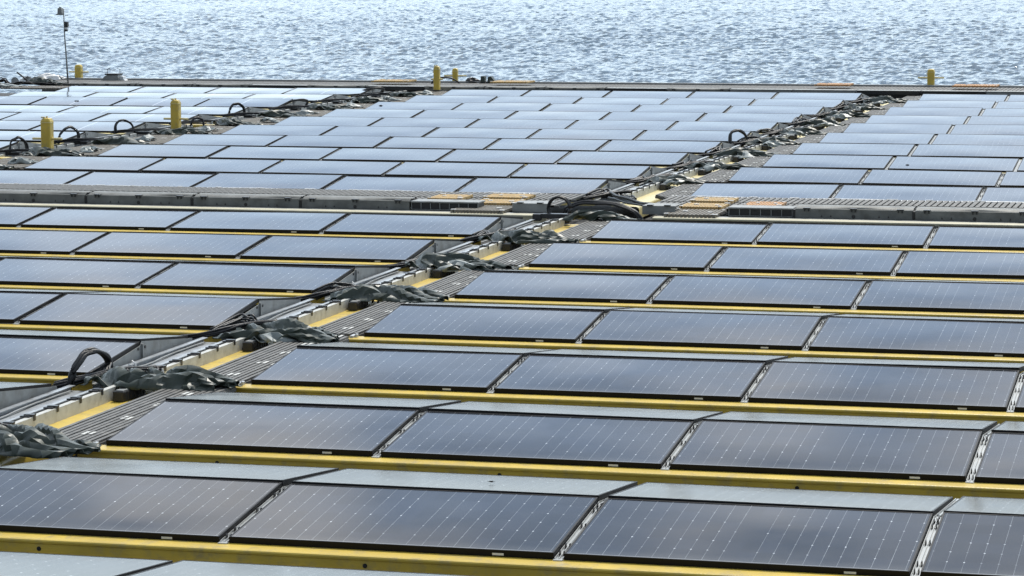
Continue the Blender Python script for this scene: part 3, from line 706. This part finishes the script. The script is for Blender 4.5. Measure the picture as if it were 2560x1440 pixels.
# ---------------------------------------------------------------- bollard walkway (between left and far-left blocks)
XW = XT+.06
for r in range(8, 17):
    y = row_y(r)+YT; me, mk = GRB[r % 2]; rn = rowname(r)
    t = thing('deck_grating', f'brown-grey ribbed grating of bollard walkway, {rn}', 'deck grating', (XW+.72, y-.25, -.01), group='gratings of the bollard walkway')
    part('planks', me, t)
    t = thing('gable_plate', f'grey gable end plate beside bollard walkway, {rn}', 'end plate', (XT, y, 0), group='gable end plates along the bollard walkway')
    part('plate', ME_GP, t); [part('bolt', q, t) for q in ME_GPB]
    t = thing('cable_tray', f'cable tray on bollard walkway, {rn}', 'cable tray', (XT, y, 0), group='cable trays along the bollard walkway')
    for nm, me in TRAY: part(nm, me, t)
    rr = random.Random(r*31)
    o = thing('tarpaulin', f'crumpled dark tarpaulin on bollard walkway, {rn}', 'tarpaulin', (XW+.75, y-.1-YT+.35, -.01), (0, 0, R(-8+rr.uniform(-8, 8))), group='tarpaulins on the bollard walkway', me=tarp_me(r*7+5, 1.0, .5, .08, M_TARP, 46, 28, .6)); thick(o)
    o = thing('tarpaulin', f'small pale crumpled sheet on bollard walkway, {rn}', 'tarpaulin', (XW+1.25+rr.uniform(-.15, .1), y+.55, -.01), (0, 0, R(rr.uniform(-30, 30))), group='small pale sheets on the bollard walkway', me=tarp_me(r*9+5, .34, .42, .05, M_TARP2, 20, 16)); thick(o)
    thing('cable_bundle', f'black cables across bollard walkway, {rn}', 'cables', group='black cable bundles of the bollard walkway', me=bundle([(XT-.1, y-.25, -.02), (XT+.3, y-.1, .02), (XT+.8, y-.05, .03), (XT+1.2, y-.25, .02)], 5, .013, .03, r+40, seg=16))
for x, y, nm in ((-19.75, 41.6, 'left of the front bollard'), (-19.6, 50.6, 'left of the second bollard')):
    t = thing('float_top', f'yellow float patch on bollard walkway {nm}', 'float', (x, y, -.03)); part('top', MB().box(0, .75, 0, .25, -.05, 0).box(.1, .6, .3, .42, -.05, -.01).mesh('top', M_YEL, .01), t)

# ---------------------------------------------------------------- yellow bollards
def bollard(x, y, label, h=.56, w_=.15, bar=.48, zb=.22, rz=0, z0=-.02, knob=True):
    t = thing('yellow_bollard', label, 'bollard', (x, y, z0), (0, 0, rz), group='yellow mooring bollards')
    p = MB(); a = w_/2; e = .22*a
    oc = [(-a+e, -a), (a-e, -a), (a, -a+e), (a, a-e), (a-e, a), (-a+e, a), (-a, a-e), (-a, -a+e)]
    p.prism(oc, 'z', .03, h-.05); 
    b = len(p.v); s2 = .62
    for z, s in ((h-.0495, 1.0), (h-.012, .80), (h, .52)):
        for q in oc: p.v.append((q[0]*s, q[1]*s, z))
    for k in range(2):
        for i in range(8): j = (i+1) % 8; p.f.append([b+k*8+i, b+k*8+j, b+(k+1)*8+j, b+(k+1)*8+i]); p.sm.append(False)
    p.f.append([b+16+i for i in range(8)]); p.sm.append(False)
    part('post', p.mesh('post', M_YEL, .002), t)
    part('crossbar', MB().tube([(-bar/2, 0, zb), (-bar/4, 0, zb), (bar/4, 0, zb), (bar/2, 0, zb)], .019, 10).mesh('crossbar', M_YEL2), t)
    part('eye_lug', MB().tube([(-a-.001, 0, h*.72), (-a-.022, 0, h*.74), (-a-.026, 0, h*.78), (-a-.002, 0, h*.80)], .006, 6).mesh('eye_lug', M_YEL2), t)
    part('collar', MB().prism([(q[0]*1.06, q[1]*1.06) for q in oc], 'z', h-.075, h-.062).mesh('collar', M_YEL2, .002), t)
    ft = MB(); ft.prism([(q[0]*1.35, q[1]*1.35) for q in oc], 'z', 0, .03); part('foot', ft.mesh('foot', M_BLACK, .003), t)
    if knob:
        k_ = MB(); k_.box(-a*.95, -a*.25, -a*.7, -a*.1, h+.001, h+.022); k_.box(-.012, .012, -.012, .012, h+.0005, h+.03); part('knob', k_.mesh('knob', M_YEL2, .003), t)
bollard(-18.74, 42.5, 'front yellow bollard, nearest and leftmost of the two on the bollard walkway', .57, .165, .50, .24)
bollard(-18.92, 48.55, 'second yellow bollard on the bollard walkway, behind the front one', .56, .155, .46, .22)
bollard(-28.62, 66.9, 'far left yellow bollard beside the mast at the water edge', .42, .165, .52, .24, 0, .0, False)
bollard(-18.46, 63.75, 'taller of the two far middle yellow bollards, standing left', .57, .135, .28, .27, 0, 0)
bollard(-18.90, 66.85, 'shorter of the two far middle yellow bollards, by the water edge', .40, .125, .55, .22, 0, .0, False)
bollard(-7.55, 66.85, 'far right yellow bollard at the end of the main walkway', .46, .16, .60, .26, 0, 0, False)

# ---------------------------------------------------------------- mast with instruments
t = thing('instrument_mast', 'slim leaning metal mast with camera and sensor boxes, far left corner', 'mast', (-28.0, 64.75, .0))
part('pole', MB().tube([(0.02, 0, 0), (-.01, 0, .6), (-.05, 0, 1.25), (-.06, 0, 1.84)], [.022, .020, .015, .012], 8).mesh('pole', M_GREY), t)
part('base_plate', MB().box(-.08, .12, -.08, .08, 0, .03).mesh('base_plate', M_BLACK, .004), t)
hd = MB(); hd.prism([(-.20, 1.72), (-.09, 1.72), (-.10, 1.86), (-.19, 1.86)], 'y', -.06, .06); hd.box(-.23, -.07, -.07, .07, 1.69, 1.719); hd.box(-.17, -.12, -.03, .03, 1.86, 1.885); hd.box(-.09, -.055, -.015, .015, 1.70, 1.73)
part('camera_head', hd.mesh('camera_head', M_GREY, .006), t)
sb = MB(); sb.box(-.04, .05, -.05, .05, 1.40, 1.53); part('sensor_box', sb.mesh('sensor_box', M_PLAS, .01), t)
part('small_sensor', MB().box(-.035, .03, -.04, .04, 1.30, 1.345).mesh('small_sensor', M_PLAS, .006), t)
part('sensor_collar', MB().box(-.032, .028, -.035, .035, 1.346, 1.399).mesh('sensor_collar', M_WHITE, .004), t)

# far edge objects
t = thing('boarding_stand', 'grey sloped stand with dark tray and two thin posts at far edge', 'stand', (-27.55, 66.5, .03))
part('skirt', MB().prism([(-.30, 0), (.24, 0), (.18, .16), (-.10, .16), (-.16, .13)], 'y', -.15, .15).mesh('skirt', M_GREY, .006), t)
part('tray', MB().box(-.15, .20, -.16, .16, .161, .195).mesh('tray', M_BLACK, .005), t)
part('side_sheet', MB().prism([(.19, 0), (.42, 0), (.33, .05), (.30, .13), (.22, .14)], 'y', -.1, .1).mesh('side_sheet', M_ALU, .005), t)
for sx in (-.14, .19): part('post', MB().tube([(sx, 0, .19), (sx, 0, .30), (sx*.55, 0, .325)], .007, 6).mesh('post', M_BLACK), t)
def folded(x, y, label, pts, M):
    t = thing('folded_sheet', label, 'folded sheet', (x, y, .06)); b = MB().prism(pts, 'y', -.08, .10)
    part('sheet', b.mesh('sheet', M, .008), t); part('foot', MB().box(-.09, .09, -.09, .1, -.02, .02).mesh('foot', M_BLACK), t)
folded(-18.13, 66.6, 'left upright folded dark green sheet at far edge', [(-.06, .02), (.05, .02), (.04, .17), (-.05, .17)], M_TARP)
folded(-17.97, 66.62, 'right slanting folded dark green sheet at far edge', [(-.06, .02), (.15, .02), (.03, .17), (-.04, .15)], M_TARP)
o = thing('tarpaulin', 'black crumpled lump left of the folded green sheets at far edge', 'tarpaulin', (-18.6, 66.7, .05), me=tarp_me(401, .4, .25, .10, M_BLACK, 24, 16)); thick(o)
# clutter in the far left corner
o = thing('tarpaulin', 'large white sheet over a heap in the far left corner', 'tarpaulin', (-29.9, 66.4, .02), me=tarp_me(402, 1.1, .5, .22, M_WHITE, 40, 24, .2)); thick(o)
o = thing('tarpaulin', 'cream crumpled sheet at the left end of the last row', 'tarpaulin', (-29.6, 63.4, .0), me=tarp_me(403, .9, .9, .10, M_TARP2, 40, 24)); thick(o)
o = thing('tarpaulin', 'dark crumpled sheet beside the black bar, far left corner', 'tarpaulin', (-29.0, 64.8, .03), me=tarp_me(404, .9, .5, .10, M_TARP, 40, 24)); thick(o)
thing('loose_bar', 'slanting black bar sticking up in the far left corner', 'bar', me=MB().tube([(-29.42, 65.0, .30), (-29.25, 65.0, .18), (-29.1, 65.0, .05)], .022, 6).mesh('loose_bar', M_BLACK))
thing('cable_bundle', 'tangled black and white cables in the far left corner', 'cables', me=bundle([(-29.95, 64.3, .05), (-29.8, 64.3, .20), (-29.6, 64.2, .10), (-29.45, 64.3, .16), (-29.3, 64.3, .04), (-29.0, 64.4, .08), (-28.6, 64.5, .05), (-28.2, 64.6, .04)], 7, .014, .07, 405, seg=40))
t = thing('grey_drum', 'small grey drum leaning beside the black bar', 'drum', (-29.38, 64.8, .09), (R(80), 0, R(20)))
part('drum', MB().tube([(0, 0, -.1), (0, 0, .1)], .09, 14).mesh('drum', M_GREY), t)
slab('deck_grating', 'brown grating left of the last row of far-left panels', -28.9, -27.4, 62.9, 64.0, .03, M_BROWN, 22, cat='deck grating')

# ---------------------------------------------------------------- specks lying on the glass
def speck(x, y, z, s, label):
    rr = random.Random(int(x*100)); b = MB(); n = 7
    b.prism([(s*math.cos(2*math.pi*i/n)*rr.uniform(.6, 1.2), s*.7*math.sin(2*math.pi*i/n)*rr.uniform(.6, 1.2)) for i in range(n)], 'z', 0, s*.5)
    b.box(-s*1.7, s*1.5, -s*.12, s*.12, s*.1, s*.22)
    thing('dried_leaf', label, 'leaf', (x, y, z), me=b.mesh('dried_leaf', M_BLACK))
def on_rear(x, r, t): return (x, row_y(r)+RUN+.016+t*RUN, RISE+.021-t*RISE)
def on_front(x, r, t, dy=0): return (x, row_y(r)+dy+t*RUN, t*RISE-.001)
speck(*on_rear(-4.27, 0, .38), .014, 'dark dried leaf on pale rear slope, bottom middle of photo')
speck(*on_front(-24.35, 14, .45, YT), .045, 'black lump on a far-left block panel')
speck(*on_front(-18.5+1.0, 14, .5, YL), .03, 'dark speck on a left block panel, third row from the far edge')
speck(*on_front(-5.1, 9, .3), .02, 'dark speck on a right block panel, third row beyond cross walkway')
speck(*on_front(-18.1, 9, .9, YL), .03, 'dark leaf near upper edge of a left block panel')

dup = {k: v for k, v in used.items() if len(v) > 1}
if dup: print('DUPLICATE LABELS', dup)
print('things', sum(len(v) for v in used.values()), 'max words', max(len(k.split()) for k in used))
for k in used:
    if not 4 <= len(k.split()) <= 16: print('LABEL LEN', k)
